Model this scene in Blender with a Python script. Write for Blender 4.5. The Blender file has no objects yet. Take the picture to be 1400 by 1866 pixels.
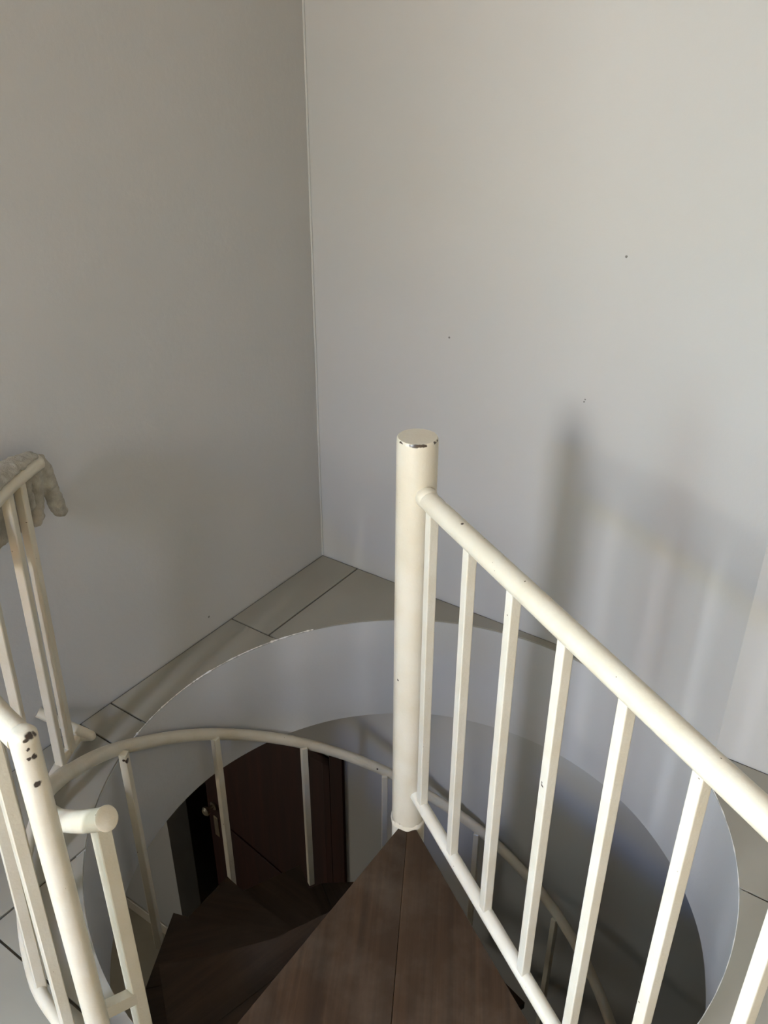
import bpy, bmesh, math, random
from mathutils import Vector, Matrix, noise
random.seed(7)
R = math.radians
scene = bpy.context.scene
COL = scene.collection

# ------------------------------------------------------------------ camera
cam_d = bpy.data.cameras.new('camera'); cam = bpy.data.objects.new('camera', cam_d); COL.objects.link(cam)
cam.matrix_world = Matrix.Translation((0, 0, 1.6)) @ Matrix.Rotation(math.pi/2 - 0.501, 4, 'X') @ Matrix.Rotation(0.0045, 4, 'Z')
cam_d.sensor_fit = 'VERTICAL'; cam_d.sensor_height = 36.0; cam_d.lens = 36.0*1578/1866
cam_d.clip_start = 0.02
scene.camera = cam

# ------------------------------------------------------------------ room frame: u along right wall, v along left wall, from the corner
KX, KY = -0.216, 2.609
AX, AY = math.cos(R(-34.4)), math.sin(R(-34.4))
BX, BY = AY, -AX
def UV(u, v, z=0.0): return Vector((KX + u*AX + v*BX, KY + u*AY + v*BY, z))
CX, CY = 0.062, 1.48                     # stair axis
def P(r, az, z): return Vector((CX + r*math.cos(R(az)), CY + r*math.sin(R(az)), z))
HOLE = 0.742; SLAB = -0.385; LOW = -3.06; CEIL = 2.75

# ------------------------------------------------------------------ world, daylight, exposure
w = bpy.data.worlds.new('world'); scene.world = w; w.use_nodes = True
w.node_tree.nodes['Background'].inputs[0].default_value = (0.55, 0.68, 0.9, 1); w.node_tree.nodes['Background'].inputs[1].default_value = 0.03
scene.view_settings.view_transform = 'Standard'; scene.view_settings.look = 'None'
scene.view_settings.exposure = 0.04; scene.view_settings.gamma = 1.0
scene.view_settings.use_curve_mapping = False
def window_light(name, center, target, sx, sy, power, color):
    l = bpy.data.lights.new(name, 'AREA'); l.shape = 'RECTANGLE'; l.size = sx; l.size_y = sy; l.energy = power; l.color = color
    o = bpy.data.objects.new(name, l); COL.objects.link(o); o.location = center
    o.rotation_euler = (Vector(target) - Vector(center)).to_track_quat('-Z', 'Y').to_euler()
    return o
BACKV = 4.1; RIGHTU = 3.5; NEARV = 2.75; STEPU = 1.75     # back wall, side wall, nearer stretch of back wall with the wide window
# narrow window far back (cool sky), wide glazed door behind the camera (warm sunlit terrace outside), small window of the room below
window_light('daylight_narrow_horizon', UV(0.63, BACKV + 1.0, 2.25), UV(0.95, 0.3, 0.7), 0.9, 0.8, 262, (1.0, 0.995, 0.93))
window_light('daylight_narrow_sky', UV(0.70, BACKV + 1.0, 3.05), UV(0.95, 0.3, 0.3), 1.0, 0.8, 330, (0.19, 0.38, 1.0))
window_light('daylight_left_window', UV(-0.20, 3.15, 1.5), UV(2.0, 3.15, 1.5), 1.3, 1.3, 150, (0.70, 0.90, 1.0))
window_light('daylight_wide_door', UV(2.6, NEARV + 0.08, 1.2), UV(2.6, 0, 1.2), 1.4, 1.7, 24, (1.0, 0.81, 0.48))
sun_d = bpy.data.lights.new('sunlight', 'SUN'); sun_d.energy = 175; sun_d.color = (1.0, 0.52, 0.2); sun_d.angle = R(.6)
sun = bpy.data.objects.new('sunlight', sun_d); COL.objects.link(sun); sun.location = UV(2.6, 5, 6)
sun.rotation_euler = (UV(2.75, 0, 0) - UV(2.6, .43, 1.0)).to_track_quat('-Z', 'Y').to_euler()
window_light('daylight_lower_window', UV(-2.58, 2.4, -1.7), UV(0, 2.4, -1.7), 0.9, 0.9, 25, (1.0, 0.98, 0.9))

# ------------------------------------------------------------------ materials
MATS = {}
def nodes_of(name):
    m = bpy.data.materials.new(name); m.use_nodes = True; MATS[name] = m
    nt = m.node_tree; return m, nt, nt.nodes['Principled BSDF']
def N(nt, t, **kw):
    n = nt.nodes.new(t)
    for k, v in kw.items(): setattr(n, k, v)
    return n
def mixc(nt, fac, a, b):
    n = N(nt, 'ShaderNodeMix', data_type='RGBA')
    for sock, val in ((n.inputs[0], fac), (n.inputs[6], a), (n.inputs[7], b)):
        if hasattr(val, 'links'): nt.links.new(val, sock)
        elif isinstance(val, (int, float)): sock.default_value = val
        else: sock.default_value = (*val, 1)
    return n.outputs[2]
def ramp(nt, src, a, b):
    n = N(nt, 'ShaderNodeMapRange'); n.inputs[1].default_value = a; n.inputs[2].default_value = b
    nt.links.new(src, n.inputs[0]); return n.outputs[0]
def noise_tex(nt, scale, detail=3, vec=None, rough=0.5):
    n = N(nt, 'ShaderNodeTexNoise'); n.inputs['Scale'].default_value = scale; n.inputs['Detail'].default_value = detail
    n.inputs['Roughness'].default_value = rough
    if vec is not None: nt.links.new(vec, n.inputs['Vector'])
    return n.outputs[0]
def position(nt): return N(nt, 'ShaderNodeNewGeometry').outputs['Position']
def bump(nt, bsdf, height, strength, dist=0.01):
    n = N(nt, 'ShaderNodeBump'); n.inputs['Strength'].default_value = strength; n.inputs['Distance'].default_value = dist
    nt.links.new(height, n.inputs['Height']); nt.links.new(n.outputs[0], bsdf.inputs['Normal'])
def spots(nt, pts, wob=0.007, freq=130):
    """mask of worn marks at given places of the place"""
    pos = position(nt)
    nz = N(nt, 'ShaderNodeTexNoise'); nz.inputs['Scale'].default_value = freq; nz.inputs['Detail'].default_value = 3
    nt.links.new(pos, nz.inputs['Vector'])
    s = N(nt, 'ShaderNodeVectorMath', operation='SUBTRACT'); nt.links.new(nz.outputs['Color'], s.inputs[0]); s.inputs[1].default_value = (.5, .5, .5)
    sc = N(nt, 'ShaderNodeVectorMath', operation='SCALE'); nt.links.new(s.outputs[0], sc.inputs[0]); sc.inputs['Scale'].default_value = wob
    ad = N(nt, 'ShaderNodeVectorMath', operation='ADD'); nt.links.new(pos, ad.inputs[0]); nt.links.new(sc.outputs[0], ad.inputs[1])
    out = None
    for (x, y, z, r) in pts:
        d = N(nt, 'ShaderNodeVectorMath', operation='DISTANCE'); nt.links.new(ad.outputs[0], d.inputs[0]); d.inputs[1].default_value = (x, y, z)
        k = ramp(nt, d.outputs['Value'], r, r*0.75)
        if out is None: out = k
        else:
            mx = N(nt, 'ShaderNodeMath', operation='MAXIMUM'); nt.links.new(out, mx.inputs[0]); nt.links.new(k, mx.inputs[1]); out = mx.outputs[0]
    return out
def paint(name, col, rough, chips=None, bumpy=0.12):
    m, nt, b = nodes_of(name); pos = position(nt)
    n1 = noise_tex(nt, 14, 4, pos); n2 = noise_tex(nt, 160, 2, pos)
    c = mixc(nt, ramp(nt, n1, .35, .7), col, tuple(x*y for x, y in zip(col, (.93, .90, .84))))
    speck = ramp(nt, noise_tex(nt, 120, 1, pos), .80, .815)
    c = mixc(nt, speck, c, (.12, .09, .06))
    if chips:
        c = mixc(nt, spots(nt, chips), c, (.035, .022, .014))
    nt.links.new(c, b.inputs['Base Color']); b.inputs['Roughness'].default_value = rough
    bump(nt, b, n2, bumpy, .004); return m
CREAM = (.55, .505, .412)
paint('cream_paint', CREAM, .32, [(-.628, 1.571, .040, .008), (-.622, 1.573, .038, .006), (-.635, 1.569, .043, .005), (-.019, 2.18, -.598, .004), (.137, 1.312, .857, .004)])
paint('post_paint', CREAM, .32, [(-0.4442, 0.8383, 0.816, 0.0080), (-0.4492, 0.8303, 0.819, 0.0100), (-0.4537, 0.8258, 0.814, 0.0055), (-0.4392, 0.8423, 0.811, 0.0055), (-0.4542, 0.8243, 0.797, 0.0035), (-0.4492, 0.8283, 0.783, 0.0055), (-0.4552, 0.8233, 0.783, 0.0045), (-0.4532, 0.8253, 0.737, 0.0065), (-0.4412, 0.8423, 0.775, 0.0020), (-0.4432, 0.8403, 0.790, 0.0020)])
paint('pole_paint', CREAM, .3, [(0.0472, 1.4434, .9475, 0.0030), (0.0498, 1.4424, .9475, 0.0035), (0.0524, 1.4417, .9475, 0.0040), (0.0551, 1.4411, .9475, 0.0042), (0.0579, 1.4407, .9475, 0.0045), (0.0606, 1.4405, .9475, 0.0045), (0.0634, 1.4405, .9475, 0.0045), (0.0661, 1.4407, .9475, 0.0045), (0.0689, 1.4411, .9475, 0.0042), (0.0716, 1.4417, .9475, 0.0040), (0.0742, 1.4424, .9475, 0.0035), (0.0768, 1.4434, .9475, 0.0030), (0.0285, 1.4591, .9475, 0.0030), (0.0300, 1.4568, .9475, 0.0030), (0.0317, 1.4546, .9475, 0.0022), (0.0940, 1.4568, .9475, 0.0035), (0.0962, 1.4603, .9475, 0.0030), (0.0991, 1.4665, .9475, 0.0035), (.031, 1.455, .393, .003), (.088, 1.41, .826, .003)])
paint('baluster_paint', (.56, .53, .455), .34, [(.262, 1.028, .531, .0045), (.262, 1.028, .536, .003), (.145, 1.287, .565, .0025)])
def wall_mat(name, col, marks=None):
    m, nt, b = nodes_of(name); pos = position(nt)
    n1 = noise_tex(nt, 1.3, 3, pos); n2 = noise_tex(nt, 60, 4, pos, .6)
    c = mixc(nt, ramp(nt, n1, .3, .75), col, tuple(x*y for x, y in zip(col, (.95, .95, .94))))
    if marks: c = mixc(nt, spots(nt, marks, .003, 200), c, (.13, .12, .11))
    nt.links.new(c, b.inputs['Base Color']); b.inputs['Roughness'].default_value = .55
    n3 = noise_tex(nt, 5, 2, pos)
    mm = N(nt, 'ShaderNodeMath', operation='MULTIPLY_ADD'); nt.links.new(n3, mm.inputs[0]); mm.inputs[1].default_value = 2.0; nt.links.new(n2, mm.inputs[2])
    bump(nt, b, mm.outputs[0], .10, .006); return m
WALL = (.43, .425, .415)
wall_mat('wall_paint', WALL, [(.179, 2.339, .872, .0032), (.566, 2.069, 1.152, .004), (.518, 2.107, .775, .003), (.520, 2.106, .782, .003), (-.53, 2.151, .057, .004)])
wall_mat('stairwell_paint', (.43, .43, .43))
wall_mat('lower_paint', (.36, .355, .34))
wall_mat('plaster_white', (.78, .76, .72))
def simple(name, col, rough, scale=20, dark=.85, metal=0.0, bmp=.05):
    m, nt, b = nodes_of(name); pos = position(nt)
    n1 = noise_tex(nt, scale, 4, pos)
    c = mixc(nt, ramp(nt, n1, .3, .7), col, tuple(x*dark for x in col))
    nt.links.new(c, b.inputs['Base Color']); b.inputs['Roughness'].default_value = rough; b.inputs['Metallic'].default_value = metal
    bump(nt, b, n1, bmp, .004); return m
simple('tile_glaze', (.27, .25, .205), .42, 5, .9, bmp=.02)
simple('grout', (.055, .045, .033), .9, 80, .6)
simple('lower_tile', (.36, .32, .24), .4, 6)
simple('skirting_tile', (.50, .45, .36), .4, 6)
simple('steel_dark', (.06, .055, .05), .5, 30)
simple('brass', (.55, .48, .36), .3, 30, .8, .9)
simple('window_metal', (.75, .74, .72), .4, 30)
def wood(name, c1, c2, rough, axis_scale, dust=.12):
    m, nt, b = nodes_of(name)
    tc = N(nt, 'ShaderNodeTexCoord'); mp = N(nt, 'ShaderNodeMapping'); mp.inputs['Scale'].default_value = axis_scale
    nt.links.new(tc.outputs['Object'], mp.inputs['Vector'])
    n1 = noise_tex(nt, 1.0, 5, mp.outputs[0], .6)
    mp2 = N(nt, 'ShaderNodeMapping'); mp2.inputs['Scale'].default_value = tuple(x*.35 for x in axis_scale); nt.links.new(tc.outputs['Object'], mp2.inputs['Vector'])
    n3 = noise_tex(nt, 1.0, 3, mp2.outputs[0], .5); n2 = noise_tex(nt, 7, 5, tc.outputs['Object'], .65)
    c = mixc(nt, ramp(nt, n1, .36, .66), c1, c2)
    c = mixc(nt, ramp(nt, n3, .35, .8), c, tuple(x*.62 for x in c2))
    d = N(nt, 'ShaderNodeMath', operation='MULTIPLY'); nt.links.new(ramp(nt, n2, .45, .75), d.inputs[0]); d.inputs[1].default_value = dust
    c = mixc(nt, d.outputs[0], c, (.17, .14, .10))
    nt.links.new(c, b.inputs['Base Color']); b.inputs['Roughness'].default_value = rough
    b.inputs['Specular IOR Level'].default_value = .25
    bump(nt, b, n1, .10, .002); return m
wood('tread_wood', (.040, .0205, .0095), (.022, .011, .005), .6, (3, 70, 70), .06)
wood('tread_wood_worn', (.052, .027, .0125), (.029, .015, .007), .6, (2.2, 75, 75), .16)
wood('door_wood', (.034, .0060, .0026), (.018, .0032, .0015), .6, (30, 30, 2.5), .0)
def cloth_mat():
    m, nt, b = nodes_of('cloth_grey'); pos = position(nt)
    n1 = noise_tex(nt, 35, 4, pos); n2 = noise_tex(nt, 420, 2, pos)
    c = mixc(nt, ramp(nt, n1, .3, .7), (.42, .39, .33), (.27, .25, .21))
    nt.links.new(c, b.inputs['Base Color']); b.inputs['Roughness'].default_value = .95
    bump(nt, b, n2, .5, .004)
cloth_mat()
def glass():
    m, nt, b = nodes_of('window_glass'); b.inputs['Transmission Weight'].default_value = 1.0; b.inputs['Roughness'].default_value = 0.0; b.inputs['IOR'].default_value = 1.02
glass()

# ------------------------------------------------------------------ mesh helpers
WM = {}
def finish(name, bm, mat, parent=None, smooth=None, structure=False):
    me = bpy.data.meshes.new(name)
    bmesh.ops.recalc_face_normals(bm, faces=bm.faces[:])
    bm.to_mesh(me); bm.free()
    if parent is not None: me.transform(WM[parent.name].inverted())
    if smooth is not None:
        for p in me.polygons: p.use_smooth = True
        me.set_sharp_from_angle(angle=R(smooth))
    me.materials.append(MATS[mat])
    o = bpy.data.objects.new(name, me); COL.objects.link(o)
    if parent is not None:
        o.parent = parent; WM[o.name] = WM[parent.name].copy()
    else: WM[o.name] = Matrix()
    if structure: o['kind'] = 'structure'
    return o
def thing(name, loc, label, cat, group=None):
    o = bpy.data.objects.new(name, None); COL.objects.link(o); o.location = loc; o.empty_display_size = .1
    WM[o.name] = Matrix.Translation(loc); tag(o, label, cat, group); return o
def tag(o, label, cat, group=None):
    o['label'] = label; o['category'] = cat
    if group: o['group'] = group
def hexa(bm, pts):
    v = [bm.verts.new(p) for p in pts]      # 4 bottom, 4 top
    for f in ((0, 1, 2, 3), (4, 5, 6, 7), (0, 1, 5, 4), (1, 2, 6, 5), (2, 3, 7, 6), (3, 0, 4, 7)): bm.faces.new([v[i] for i in f])
    return v
def box_uv(bm, u0, u1, v0, v1, z0, z1):
    return hexa(bm, [UV(u0, v0, z0), UV(u1, v0, z0), UV(u1, v1, z0), UV(u0, v1, z0), UV(u0, v0, z1), UV(u1, v0, z1), UV(u1, v1, z1), UV(u0, v1, z1)])
def bar(bm, p0, p1, w, d, side):
    """square bar from p0 to p1; side = horizontal direction of the width"""
    p0, p1 = Vector(p0), Vector(p1); ax = (p1 - p0).normalized(); s = (Vector(side) - ax*Vector(side).dot(ax)).normalized(); t = ax.cross(s)
    q = [(-w/2, -d/2), (w/2, -d/2), (w/2, d/2), (-w/2, d/2)]
    hexa(bm, [p + s*a + t*b for p in (p0, p1) for a, b in q])
def tube(bm, path, rad, seg=20, cap=True, bead=False):
    path = [Vector(p) for p in path]; rings = []; up = Vector((0, 0, 1))
    n = len(path); prev = None
    for i, p in enumerate(path):
        t = (path[min(i+1, n-1)] - path[max(i-1, 0)]).normalized()
        if prev is None:
            ref = up if abs(t.z) < .95 else Vector((1, 0, 0)); s = t.cross(ref).normalized()
        else: s = (prev - t*prev.dot(t)).normalized()
        prev = s; q = s.cross(t)
        r = rad[i] if isinstance(rad, (list, tuple)) else rad
        rings.append([bm.verts.new(p + (s*math.cos(2*math.pi*k/seg) + q*math.sin(2*math.pi*k/seg))*r) for k in range(seg)])
    for a, b in zip(rings, rings[1:]):
        for k in range(seg): bm.faces.new((a[k], a[(k+1) % seg], b[(k+1) % seg], b[k]))
    if cap: bm.faces.new(rings[0]); bm.faces.new(rings[-1])
def sphere(bm, c, r, seg=12): bmesh.ops.create_uvsphere(bm, u_segments=seg, v_segments=seg//2 + 2, radius=r, matrix=Matrix.Translation(c))
def bevel(bm, w, seg=2): bmesh.ops.bevel(bm, geom=bm.edges[:], offset=w, segments=seg, profile=.5, affect='EDGES')
def prism(bm, poly, z0, z1):
    a = [bm.verts.new((p[0], p[1], z0)) for p in poly]; b = [bm.verts.new((p[0], p[1], z1)) for p in poly]
    bm.faces.new(a); bm.faces.new(b); n = len(poly)
    for i in range(n): bm.faces.new((a[i], a[(i+1) % n], b[(i+1) % n], b[i]))
def holed_plate(u0, u1, v0, v1, z0, z1, rad=HOLE, n=192):
    """rectangular plate with the round stair opening cut out"""
    bm = bmesh.new(); corners = [UV(u0, v0), UV(u1, v0), UV(u1, v1), UV(u0, v1)]
    angs = [2*math.pi*i/n for i in range(n)] + [math.atan2(c.y - CY, c.x - CX) % (2*math.pi) for c in corners]
    angs = sorted(angs); ring = []
    cu = (Vector((CX - KX, CY - KY))).dot(Vector((AX, AY))); cv = (Vector((CX - KX, CY - KY))).dot(Vector((BX, BY)))
    for a in angs:
        d = Vector((math.cos(a), math.sin(a))); du = d.dot(Vector((AX, AY))); dv = d.dot(Vector((BX, BY)))
        t = min([(u1-cu)/du if du > 1e-9 else (u0-cu)/du if du < -1e-9 else 1e9, (v1-cv)/dv if dv > 1e-9 else (v0-cv)/dv if dv < -1e-9 else 1e9])
        i = (CX + d.x*rad, CY + d.y*rad); o = (CX + d.x*t, CY + d.y*t)
        ring.append([bm.verts.new((*q, z)) for q in (i, o) for z in (z0, z1)])
    m = len(ring)
    for k in range(m):
        a, b = ring[k], ring[(k+1) % m]
        bm.faces.new((a[0], b[0], b[2], a[2])); bm.faces.new((a[1], b[1], b[3], a[3]))
        bm.faces.new((a[0], b[0], b[1], a[1])); bm.faces.new((a[2], b[2], b[3], a[3]))
    return bm

# ------------------------------------------------------------------ the setting: upper room
floor = finish('floor', holed_plate(-.15, RIGHTU + .1, -.2, BACKV + .15, -.06, -.004, HOLE + .02), 'grout', structure=True)
# tiles, each cut to the opening
cut_bm = bmesh.new(); bmesh.ops.create_cone(cut_bm, cap_ends=True, segments=192, radius1=HOLE + .002, radius2=HOLE + .002, depth=.4, matrix=Matrix.Translation((CX, CY, 0)))
cut_me = bpy.data.meshes.new('cutter'); cut_bm.to_mesh(cut_me); cut_bm.free()
cutter = bpy.data.objects.new('cutter', cut_me); COL.objects.link(cutter)
cells = [(0, .156, 0, .467), (.156, .745, 0, .467), (.745, 1.43, 0, .467), (0, .62, .467, .945), (0, .62, .945, 1.047)]
g = .479
us = [0, .343] + [.343 + g*i for i in range(1, 7)] + [RIGHTU]
vs = [1.047, 1.546, 2.025, 2.504, 2.983, 3.462, 3.941, BACKV]
for i in range(len(us)-1):
    for j in range(len(vs)-1): cells.append((us[i], us[i+1], vs[j], vs[j+1]))
for i in range(2, len(us)-1):
    u0 = us[i]
    if us[i+1] > 1.43: cells.append((max(u0, 1.43), us[i+1], .187, .568))
    if us[i+1] > 1.2: cells.append((u0, us[i+1], .568, 1.047))
G = .003
def build_tiles():
    dg = None; jobs = []
    for (u0, u1, v0, v1) in cells:
        if u1 - u0 < .02 or v1 - v0 < .02: continue
        cu, cv = .867, .774
        nu, nv = min(max(cu, u0), u1), min(max(cv, v0), v1)
        near = math.hypot(nu-cu, nv-cv); far = max(math.hypot(a-cu, b-cv) for a in (u0, u1) for b in (v0, v1))
        if far < HOLE: continue
        bm = bmesh.new(); box_uv(bm, u0 + (.006 if u0 == 0 else G), u1 - G, v0 + (.007 if v0 in (0, .187) else G), v1 - G, -.006, 0)
        bmesh.ops.recalc_face_normals(bm, faces=bm.faces[:])
        me = bpy.data.meshes.new('tile'); bm.to_mesh(me); bm.free(); me.materials.append(MATS['tile_glaze'])
        o = bpy.data.objects.new('tile', me); COL.objects.link(o); o.parent = floor
        if near < HOLE + .01:
            md = o.modifiers.new('cut', 'BOOLEAN'); md.operation = 'DIFFERENCE'; md.object = cutter; md.solver = 'EXACT'; jobs.append(o)
    dg = bpy.context.evaluated_depsgraph_get()
    for o in jobs:
        me = bpy.data.meshes.new_from_object(o.evaluated_get(dg)); o.modifiers.clear(); o.data = me
        if len(me.polygons) == 0: bpy.data.objects.remove(o)
build_tiles()
bpy.data.objects.remove(cutter)

# right wall: straight, then hollowed round the stair opening, then a thicker stretch
prof = [(0, 0), (.3, 0), (.6, 0)]
for i in range(33):
    t = i/32; q = P(.774 + .031*t*t, 55.6 - 43.5*t, 0); d = Vector((q.x - KX, q.y - KY)); prof.append((d.x*AX + d.y*AY, d.x*BX + d.y*BY))
prof += [(1.46, .187), (RIGHTU, .187)]
poly = [UV(*p) for p in prof] + [UV(RIGHTU, -.2), UV(0, -.2)]
bm = bmesh.new(); prism(bm, poly, -.004, CEIL); finish('wall_right', bm, 'wall_paint', smooth=20, structure=True)
bm = bmesh.new(); tube(bm, [UV(.001, .001, .0 + i*CEIL/40) + Vector((random.uniform(-1, 1), random.uniform(-1, 1), 0))*.0005 for i in range(41)], .0042, 8); finish('trim_1', bm, 'wall_paint', smooth=60, structure=True)
def holed_wall(axis, pos, thick, lo, hi, z0, z1, opens, name, mat):
    """wall made of blocks round its window openings"""
    bm = bmesh.new()
    def blk(a, b, c, d):
        if b - a < 1e-4 or d - c < 1e-4: return
        if axis == 'v': box_uv(bm, a, b, pos, pos + thick, c, d)
        else: box_uv(bm, pos, pos + thick, a, b, c, d)
    x = lo
    for (a, b, c, d) in opens:
        blk(x, a, z0, z1); blk(a, b, z0, c); blk(a, b, d, z1); x = b
    blk(x, hi, z0, z1); return finish(name, bm, mat, structure=True)
holed_wall('u', -.15, .15, -.2, BACKV + .15, -.004, CEIL, [(2.5, 3.8, .85, 2.15)], 'wall_left', 'wall_paint')
holed_wall('v', BACKV, .15, 0, STEPU, -.004, CEIL, [(.62, 1.20, 1.28, 2.42)], 'wall_back', 'wall_paint')
holed_wall('v', NEARV, .15, STEPU, RIGHTU, -.004, CEIL, [(1.9, 3.3, .35, 2.05)], 'wall_back_near', 'wall_paint')
bm = bmesh.new(); box_uv(bm, STEPU, STEPU + .15, NEARV + .15, BACKV + .15, -.004, CEIL); finish('wall_back_return', bm, 'wall_paint', structure=True)
bm = bmesh.new(); box_uv(bm, RIGHTU, RIGHTU + .15, .187, NEARV + .15, -.004, CEIL); finish('wall_side', bm, 'wall_paint', structure=True)
bm = bmesh.new(); box_uv(bm, -.15, RIGHTU + .15, -.2, BACKV + .15, CEIL, CEIL + .1); finish('ceiling', bm, 'wall_paint', structure=True)
def window(name, axis, pos, a, b, c, d):
    bm = bmesh.new()
    def blk(x0, x1, y0, y1):
        if axis == 'v': box_uv(bm, x0, x1, pos, pos + .04, y0, y1)
        else: box_uv(bm, pos, pos + .04, x0, x1, y0, y1)
    f = .035
    blk(a, b, c, c + f); blk(a, b, d - f, d); blk(a, a + f, c, d); blk(b - f, b, c, d)
    if b - a > 1: m = (a + b)/2; blk(m - f/2, m + f/2, c, d)
    return finish(name, bm, 'window_metal', structure=True)
window('window_1', 'v', BACKV + .02, .62, 1.20, 1.28, 2.42)
window('window_3', 'u', -.09, 2.5, 3.8, .85, 2.15)
window('window_2', 'v', NEARV + .02, 1.9, 3.3, .35, 2.05)

# round fascia of the slab with its crumbly plaster lip
bm = bmesh.new(); rings = []
n = 192
for z, r in ((-.0055, HOLE + .001), (-.02, HOLE), (-.12, HOLE), (-.25, HOLE), (SLAB, HOLE), (SLAB, HOLE + .05), (-.0055, HOLE + .05)):
    rings.append([bm.verts.new(P(r + (.0025*noise.noise(Vector((math.cos(2*math.pi*k/n)*4, math.sin(2*math.pi*k/n)*4, z*3))) if r < HOLE + .01 else 0), 360*k/n, z)) for k in range(n)])
for a, b in zip(rings, rings[1:] + rings[:1]):
    for k in range(n): bm.faces.new((a[k], a[(k+1) % n], b[(k+1) % n], b[k]))
fascia = finish('wall_stairwell', bm, 'stairwell_paint', smooth=40, structure=True)
bm = bmesh.new()                                   # plaster lip left along the cut tiles
path = []; rad = []
for i in range(260):
    az = 112 + i*.2; path.append(P(HOLE + .001, az, -.002)); rad.append(max(.0006, .0034*noise.noise(Vector((i*.09, 3.1, 0))) + .0022*noise.noise(Vector((i*.35, 1, 0))) + .0012))
tube(bm, path, rad, 8); finish('plaster_lip', bm, 'plaster_white', parent=fascia, smooth=60)
bm = bmesh.new(); path = []; rad = []
for i in range(300):
    az = 20 - i*.25; path.append(P(HOLE + .001, az, -.002)); rad.append(max(.0004, .0008 + .0012*noise.noise(Vector((i*.12, 9.1, 0)))))
tube(bm, path, rad, 8); finish('plaster_lip', bm, 'plaster_white', parent=fascia, smooth=60)

# ------------------------------------------------------------------ lower room
LU0 = -2.5; LV0 = .03
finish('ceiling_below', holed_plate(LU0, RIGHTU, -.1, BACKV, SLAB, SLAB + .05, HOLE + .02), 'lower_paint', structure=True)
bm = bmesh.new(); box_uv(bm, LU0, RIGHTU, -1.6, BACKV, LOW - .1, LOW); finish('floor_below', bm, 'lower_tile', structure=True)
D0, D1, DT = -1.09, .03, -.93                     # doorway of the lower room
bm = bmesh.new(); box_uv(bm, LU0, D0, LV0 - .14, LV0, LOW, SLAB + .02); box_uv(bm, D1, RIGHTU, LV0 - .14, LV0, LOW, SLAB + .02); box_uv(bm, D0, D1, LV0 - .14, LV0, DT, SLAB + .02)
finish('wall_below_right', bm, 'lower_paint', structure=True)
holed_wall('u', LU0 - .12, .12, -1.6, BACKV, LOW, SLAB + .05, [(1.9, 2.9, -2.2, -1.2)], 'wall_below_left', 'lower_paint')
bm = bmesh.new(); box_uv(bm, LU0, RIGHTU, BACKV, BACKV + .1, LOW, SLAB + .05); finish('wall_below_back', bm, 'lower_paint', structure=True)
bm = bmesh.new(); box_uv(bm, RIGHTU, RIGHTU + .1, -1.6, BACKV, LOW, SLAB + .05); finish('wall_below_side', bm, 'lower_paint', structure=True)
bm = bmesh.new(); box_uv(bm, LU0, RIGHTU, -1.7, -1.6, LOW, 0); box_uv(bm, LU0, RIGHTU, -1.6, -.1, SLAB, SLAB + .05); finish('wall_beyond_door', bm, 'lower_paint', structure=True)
bm = bmesh.new(); box_uv(bm, LU0, D0 - .01, LV0, LV0 + .012, LOW, LOW + .085); bevel(bm, .003, 1); finish('baseboard_below_left', bm, 'skirting_tile', structure=True)
bm = bmesh.new(); box_uv(bm, D1 + .09, RIGHTU, LV0, LV0 + .012, LOW, LOW + .085); bevel(bm, .003, 1); finish('baseboard_below_right', bm, 'skirting_tile', structure=True)
# door, ajar
door = bpy.data.objects.new('door_1', None); COL.objects.link(door); door.location = UV(D1, LV0, LOW); WM['door_1'] = Matrix.Translation(UV(D1, LV0, LOW)); door['kind'] = 'structure'
bm = bmesh.new(); box_uv(bm, D1 - .04, D1, LV0 - .15, LV0 + .012, LOW, DT); box_uv(bm, D0, D1, LV0 - .15, LV0 + .012, DT - .04, DT)
bevel(bm, .003, 1); finish('door_frame', bm, 'door_wood', door)
bm = bmesh.new(); box_uv(bm, D1, D1 + .07, LV0 + .001, LV0 + .016, LOW, DT + .07); bevel(bm, .004, 1); finish('architrave', bm, 'door_wood', door)
HG = UV(D1 - .045, LV0 - .03); la = R(-34.4 + 180 - 8)      # leaf direction, swung away by 8 degrees
LX = Vector((math.cos(la), math.sin(la), 0)); LN = Vector((LX.y, -LX.x, 0))
if LN.dot(Vector((BX, BY, 0))) < 0: LN = -LN
def leaf_pt(s, d, z): return Vector((HG.x, HG.y, 0)) + LX*s + LN*d + Vector((0, 0, z))
def leaf_box(bm, s0, s1, d0, d1, z0, z1): hexa(bm, [leaf_pt(s, d, z) for z in (z0, z1) for s, d in ((s0, d0), (s1, d0), (s1, d1), (s0, d1))])
W = .93
bm = bmesh.new(); leaf_box(bm, 0, W, -.035, -.006, LOW + .01, DT - .045); bevel(bm, .002, 1); leaf = finish('door_leaf', bm, 'door_wood', door)
for s0, s1, z0, z1 in ((0, .11, LOW + .01, DT - .045), (W - .11, W, LOW + .01, DT - .045), (.11, W - .11, LOW + .01, LOW + .2), (.11, W - .11, LOW + .95, LOW + 1.08), (.11, W - .11, DT - .17, DT - .045)):
    bm = bmesh.new(); leaf_box(bm, s0, s1, -.006, .002, z0, z1); bevel(bm, .002, 1); finish('rail', bm, 'door_wood', leaf)
bm = bmesh.new(); kz = LOW + 1.17; tube(bm, [leaf_pt(W - .06, d, kz) for d in (0, .012, .014, .04, .045, .06, .07)], [.024, .024, .011, .011, .022, .026, .016], 16); finish('door_knob', bm, 'brass', leaf, smooth=40)
bm = bmesh.new(); leaf_box(bm, W - .08, W - .045, .002, .008, kz - .22, kz - .08); bevel(bm, .002, 1); finish('lock_plate', bm, 'brass', leaf)

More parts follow.
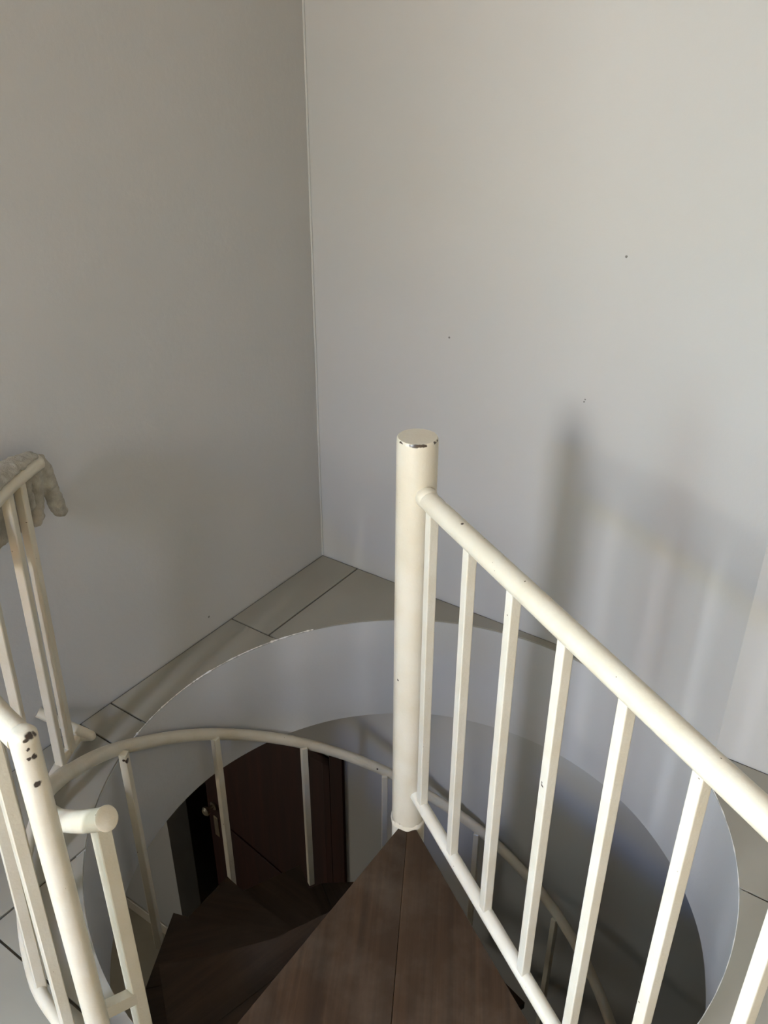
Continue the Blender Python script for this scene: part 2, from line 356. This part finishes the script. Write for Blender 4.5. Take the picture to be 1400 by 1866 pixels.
# ------------------------------------------------------------------ spiral staircase
STEP = 27.0; RISE = .2025; NT = 15
stair = thing('spiral_staircase', (CX, CY, LOW), 'spiral staircase with brown wooden wedge treads round a thick cream central pole', 'staircase')
bm = bmesh.new(); tube(bm, [(CX, CY, z) for z in (LOW, -1.5, -.5, 0, .5, .940, .9475, .950)], [.0395]*6 + [.0388, .037], 48)
pole = finish('central_pole', bm, 'pole_paint', stair, smooth=50)
bm = bmesh.new()                                  # lumpy weld and paint collar where the pole meets the top tread
path = [(CX, CY, -.05), (CX, CY, -.047), (CX, CY, -.043), (CX, CY, -.038)]; tube(bm, path, [.0425, .0425, .041, .0396], 40, cap=False)
for v in bm.verts:
    d = Vector((v.co.x - CX, v.co.y - CY, 0)); v.co += d.normalized()*.003*noise.noise(v.co*90); v.co.z += .004*noise.noise(v.co*60 + Vector((5, 1, 2)))
finish('weld_collar', bm, 'pole_paint', pole, smooth=60)
def wedge(bm, edge_a, edge_b, rout, z0, z1):
    """edge_a, edge_b: lists of (r, az) from the pole outward; local to the tread's own frame"""
    a = [(r*math.cos(R(t)), r*math.sin(R(t))) for r, t in edge_a]; b = [(r*math.cos(R(t)), r*math.sin(R(t))) for r, t in edge_b]
    poly = a + b[::-1]; prism(bm, poly, z0, z1); bevel(bm, .0009, 1)
def tread_mesh(name, bm):
    me = bpy.data.meshes.new(name); bmesh.ops.recalc_face_normals(bm, faces=bm.faces[:]); bm.to_mesh(me); bm.free(); return me
def add_local(name, me, mat, parent, az, z):
    o = bpy.data.objects.new(name, me); COL.objects.link(o); o.parent = parent
    o.location = (0, 0, z - LOW) if parent is stair else (0, 0, 0); o.rotation_euler = (0, 0, R(az) if parent is stair else 0); return o
# landing tread, two boards either side of a seam that runs out from the pole
bm = bmesh.new(); hexa(bm, [Vector(p) for p in ((.03, -.02, -.075), (.66, -.02, -.075), (.66, .02, -.075), (.03, .02, -.075), (.03, -.02, -.034), (.66, -.02, -.034), (.66, .02, -.034), (.03, .02, -.034))])
me_arm = tread_mesh('tread', bm); me_arm.materials.append(MATS['steel_dark'])
ltr = add_local('tread', me_arm, None, stair, -95, -.05)
for a, b in ((-29, -.06), (.06, 28.7)):
    bm = bmesh.new(); wedge(bm, [(.025, a - (4 if a < -1 else 0)), (.74, a)], [(.025, b + (4 if b > 1 else 0)), (.74, b)], .74, -.034, 0)
    me = tread_mesh('board', bm); me.materials.append(MATS['tread_wood_worn'])
    add_local('board', me, None, ltr, 0, 0)
# the other treads share their two boards
def far(r):   # far edge relative to the tread's mid line (mid = far edge + 13)
    return -13 if r <= .36 else -13 - 8*(r - .36)/.32
bm = bmesh.new(); wedge(bm, [(.045, far(.045)), (.36, far(.36)), (.50, far(.5)), (.60, far(.6)), (.622, far(.622))], [(.045, -.1), (.36, -.4), (.5, -.6), (.6, -.8), (.668, -1)], .68, -.034, 0)
me_b1 = tread_mesh('board', bm); me_b1.materials.append(MATS['tread_wood'])
bm = bmesh.new(); wedge(bm, [(.045, .1), (.36, -.3), (.5, -.5), (.6, -.7), (.669, -.9)], [(.045, 18), (.36, 17), (.5, 16.5), (.6, 16), (.69, 16)], .68, -.034, 0)
me_b2 = tread_mesh('board', bm); me_b2.materials.append(MATS['tread_wood'])
for k in range(2, NT + 1):
    mid = -137 - 26.8*(k - 2); z = -.05 - RISE*(k - 1)
    t = add_local('tread', me_arm, None, stair, mid, z)
    add_local('board', me_b1, None, t, 0, 0); add_local('board', me_b2, None, t, 0, 0)
# outer handrail
def rail_z(az): return .006 + (az - 165.4)*.0089 if az > 80 else .006 + (80 - 165.4)*.0089 + (az - 80)*.0076
RR = [(-400, .72), (163, .72), (173, .730), (187, .736), (193, .749), (203, .764), (212, .769), (221, .767), (227, .757), (231, .745)]
def rail_r(az):
    for (a0, r0), (a1, r1) in zip(RR, RR[1:]):
        if a0 <= az <= a1: t = (az - a0)/(a1 - a0); t = t*t*(3 - 2*t) if az > 187 and az < 203 else t; return r0 + (r1 - r0)*t
    return RR[-1][1]
path = [P(rail_r(a), a, rail_z(a)) for a in [231 - i*2 for i in range(173)]]
bm = bmesh.new(); tube(bm, path, .0175, 20); hr = finish('handrail', bm, 'cream_paint', stair, smooth=50)
e0, e1 = path[0], path[1]; dirn = (e0 - e1).normalized()
bm = bmesh.new(); tube(bm, [e0 + dirn*d for d in (-.004, -.001, .001, .003)], [.0178, .0192, .0192, .0165], 24); finish('end_cap', bm, 'cream_paint', hr, smooth=50)
for az in (229, 172, 142, 117, 94.5, 67.5, 41, 14, -13, -40, -67):
    zr = rail_z(az) - .006; k = round((223 - az)/26.8) + 2; zt = -.05 - RISE*(k - 1) - (.10 if az > 200 else .03)
    rr = min(rail_r(az) - .012, .706) if az < 200 else rail_r(az) - .006
    bm = bmesh.new(); w_ = .024 if az == 229 else .020
    bar(bm, P(rr, az, zt), P(rr, az, zr), w_, w_, P(1, az + 90, 0) - P(0, 0, 0)); bevel(bm, .0015, 1)
    finish('baluster', bm, 'cream_paint', stair)

# ------------------------------------------------------------------ straight railing beside the landing
AZR = -65.3; LEN = 1.02
rg = thing('straight_railing', P(.9, AZR, 0), 'straight cream railing with square bars running from the central pole over the landing', 'railing')
dr = (P(1, AZR, 0) - P(0, AZR, 0))
bm = bmesh.new(); tube(bm, [P(r, AZR, .84) for r in (.028, .04, .2, .4, .6, .8, LEN)], .0195, 24); top = finish('top_rail', bm, 'cream_paint', rg, smooth=50)
bm = bmesh.new(); sphere(bm, P(.045, AZR, .842), .0215, 16); finish('weld', bm, 'pole_paint', top, smooth=60)
bot = lambda r: .062 - .065*r
bm = bmesh.new(); tube(bm, [P(r, AZR, bot(r)) for r in (.03, .2, .5, .8, LEN)], .0145, 20); finish('bottom_rail', bm, 'baluster_paint', rg, smooth=50)
for i in range(7):
    r = .068 + .1428*i
    bm = bmesh.new(); bar(bm, P(r, AZR, bot(r) + .004), P(r, AZR, .832), .0195, .0195, dr); bevel(bm, .002, 2); finish('baluster', bm, 'baluster_paint', rg)
bm = bmesh.new(); tube(bm, [P(LEN, AZR, z) for z in (0, .4, .84, .855)], [.0195, .0195, .0195, .012], 20); finish('end_post', bm, 'cream_paint', rg, smooth=50)

# ------------------------------------------------------------------ curved guard railing on the left
ZG = .80; AZP = -129.55 + 360; RG = .828
def rg_r(az): return .83 - .0015*max(0, (az - 200)/30)
gr = thing('curved_railing', P(.845, 190, 0), 'curved cream guard railing by the left wall, its end post chipped to dark metal', 'railing')
pr = rg_r(AZP)
bm = bmesh.new(); arc = [P(rg_r(a), a, ZG) for a in [166.2 + i*1.5 for i in range(42)] if a < AZP - 1.5]
tube(bm, [P(rg_r(165.6), 165.6, ZG)] + arc + [P(pr, AZP - .6, ZG - .002)], [.011] + [.0185]*(len(arc) + 1), 24); finish('top_rail', bm, 'post_paint', gr, smooth=50)
pp = P(pr, AZP, 0)
bm = bmesh.new(); tube(bm, [pp + Vector((0, 0, z)) for z in (.002, .3, .6, ZG - .004, ZG + .010, ZG + .0165, ZG + .0185)], [.0185]*5 + [.014, .006], 28); post = finish('end_post', bm, 'post_paint', gr, smooth=50)
# bottom rail: along the arc, then a kink to the wall
ZB = .035
bm = bmesh.new(); arcb = [P(.858 - .03*max(0, (a - 215)/15), a, ZB) for a in [168 + i*2 for i in range(31)] if a < AZP]
tube(bm, arcb + [P(pr, AZP, ZB)], .013, 16); finish('bottom_rail', bm, 'cream_paint', gr, smooth=50)
kink = UV(.098, 1.081, ZB); foot = UV(.002, 1.151, .117)
bm = bmesh.new(); tube(bm, [arcb[0], kink], .013, 16); sphere(bm, kink, .0132, 16); tube(bm, [kink, foot], .0135, 16); finish('wall_bracket', bm, 'cream_paint', gr, smooth=50)
for az in (171.2, 174.8, 184.5, 194.5, 204.5, 214.5, 222):
    rb = .852; rt = rg_r(az) + .002
    bm = bmesh.new(); bar(bm, P(rb - (.025*max(0, (az-215)/15)), az, ZB), P(rt, az, ZG - .012), .020, .020, P(1, az + 90, 0) - P(0, 0, 0)); bevel(bm, .0018, 1); finish('baluster', bm, 'cream_paint', gr)
# short tie from the end post to the first baluster of the stair
zc = .15; q1 = P(rail_r(229) - .006, 229, zc - .012)
bm = bmesh.new(); bar(bm, pp + Vector((0, 0, zc + .055)), q1, .022, .020, (0, 0, 1)); finish('tie_bar', bm, 'cream_paint', post)

# ------------------------------------------------------------------ grey cloth over the end of the curved rail
def build_cloth():
    bm = bmesh.new()
    NS, NTT = 44, 36
    def sheet_pt(i, j, lift):
        s = i/NS; t = j/NTT; az = 166.9 + 17*s
        hang = .150 + .02*noise.noise(Vector((s*6, 0, 4))) - .05*max(0, 1 - s/.12)
        nz = noise.noise(Vector((s*9, t*7, 1.7))); nz2 = noise.noise(Vector((s*22, t*12, 8.2)))
        if t < .4:                                    # over the top of the rail
            q = t/.4; th = R(50 + 130*q); rr = .0195 + (.034*q*min(1, .25 + s*2.2)*(1 + .35*nz)) + .006*nz2*q + lift
            return P(rg_r(az) - rr*math.cos(th), az, ZG + rr*math.sin(th))
        d = (t - .4)/.6                               # hanging on the wall side
        off = .0195 + (.034*min(1, .25 + s*2.2)*(1 + .35*noise.noise(Vector((s*9, 2.8, 1.7)))))*(1 - .75*d) + .010*d*(.5 + .5*math.sin(s*26 + d*2)) + .004*(1 + nz)*d + lift
        return P(rg_r(az) + off, az + 1.0*math.sin(s*14)*d, ZG - hang*d)
    A_ = [[bm.verts.new(sheet_pt(i, j, .0)) for j in range(NTT + 1)] for i in range(NS + 1)]
    B_ = [[bm.verts.new(sheet_pt(i, j, .008)) for j in range(NTT + 1)] for i in range(NS + 1)]
    for i in range(NS):
        for j in range(NTT):
            bm.faces.new((A_[i][j], A_[i+1][j], A_[i+1][j+1], A_[i][j+1])); bm.faces.new((B_[i][j], B_[i][j+1], B_[i+1][j+1], B_[i+1][j]))
    for i in range(NS):
        for j in (0, NTT): bm.faces.new((A_[i][j], A_[i+1][j], B_[i+1][j], B_[i][j]))
    for j in range(NTT):
        for i in (0, NS): bm.faces.new((A_[i][j], A_[i][j+1], B_[i][j+1], B_[i][j]))
    def lobe(pts, rads, flat=.65):
        tube(bm, [UV(*p) for p in pts], rads, 12)
    lobe([(.066, 1.066, .800), (.060, 1.048, .788), (.054, 1.033, .755), (.051, 1.026, .715), (.049, 1.016, .670), (.049, 1.008, .640), (.049, 1.005, .630)], [.012, .018, .0195, .0195, .019, .0165, .009])
    lobe([(.070, 1.066, .80), (.060, 1.064, .76), (.052, 1.066, .70), (.050, 1.072, .650), (.050, 1.075, .634)], [.016, .0185, .0195, .0185, .011])
    lobe([(.085, 1.09, .79), (.080, 1.094, .765), (.078, 1.096, .735), (.078, 1.094, .700), (.078, 1.094, .690)], [.010, .0105, .0115, .0115, .006])
    lobe([(.07, 1.10, .80), (.058, 1.105, .74), (.053, 1.115, .69), (.052, 1.12, .645)], [.014, .019, .020, .011])
    o = finish('cloth', bm, 'cloth_grey', None)
    md = o.modifiers.new('remesh', 'REMESH'); md.mode = 'VOXEL'; md.voxel_size = .0032; md.use_smooth_shade = True
    m2 = o.modifiers.new('smooth', 'SMOOTH'); m2.iterations = 5; m2.factor = .5
    dg = bpy.context.evaluated_depsgraph_get(); me = bpy.data.meshes.new_from_object(o.evaluated_get(dg)); o.modifiers.clear(); o.data = me
    nrm = [v.normal.copy() for v in me.vertices]
    for v, nv in zip(me.vertices, nrm):
        c = v.co.copy(); v.co = c + nv*(.0035*noise.noise(c*55) + .002*noise.noise(c*140))
    for p in me.polygons: p.use_smooth = True
    tag(o, 'crumpled grey cloth draped over the end of the curved rail by the left wall', 'cloth')
build_cloth()
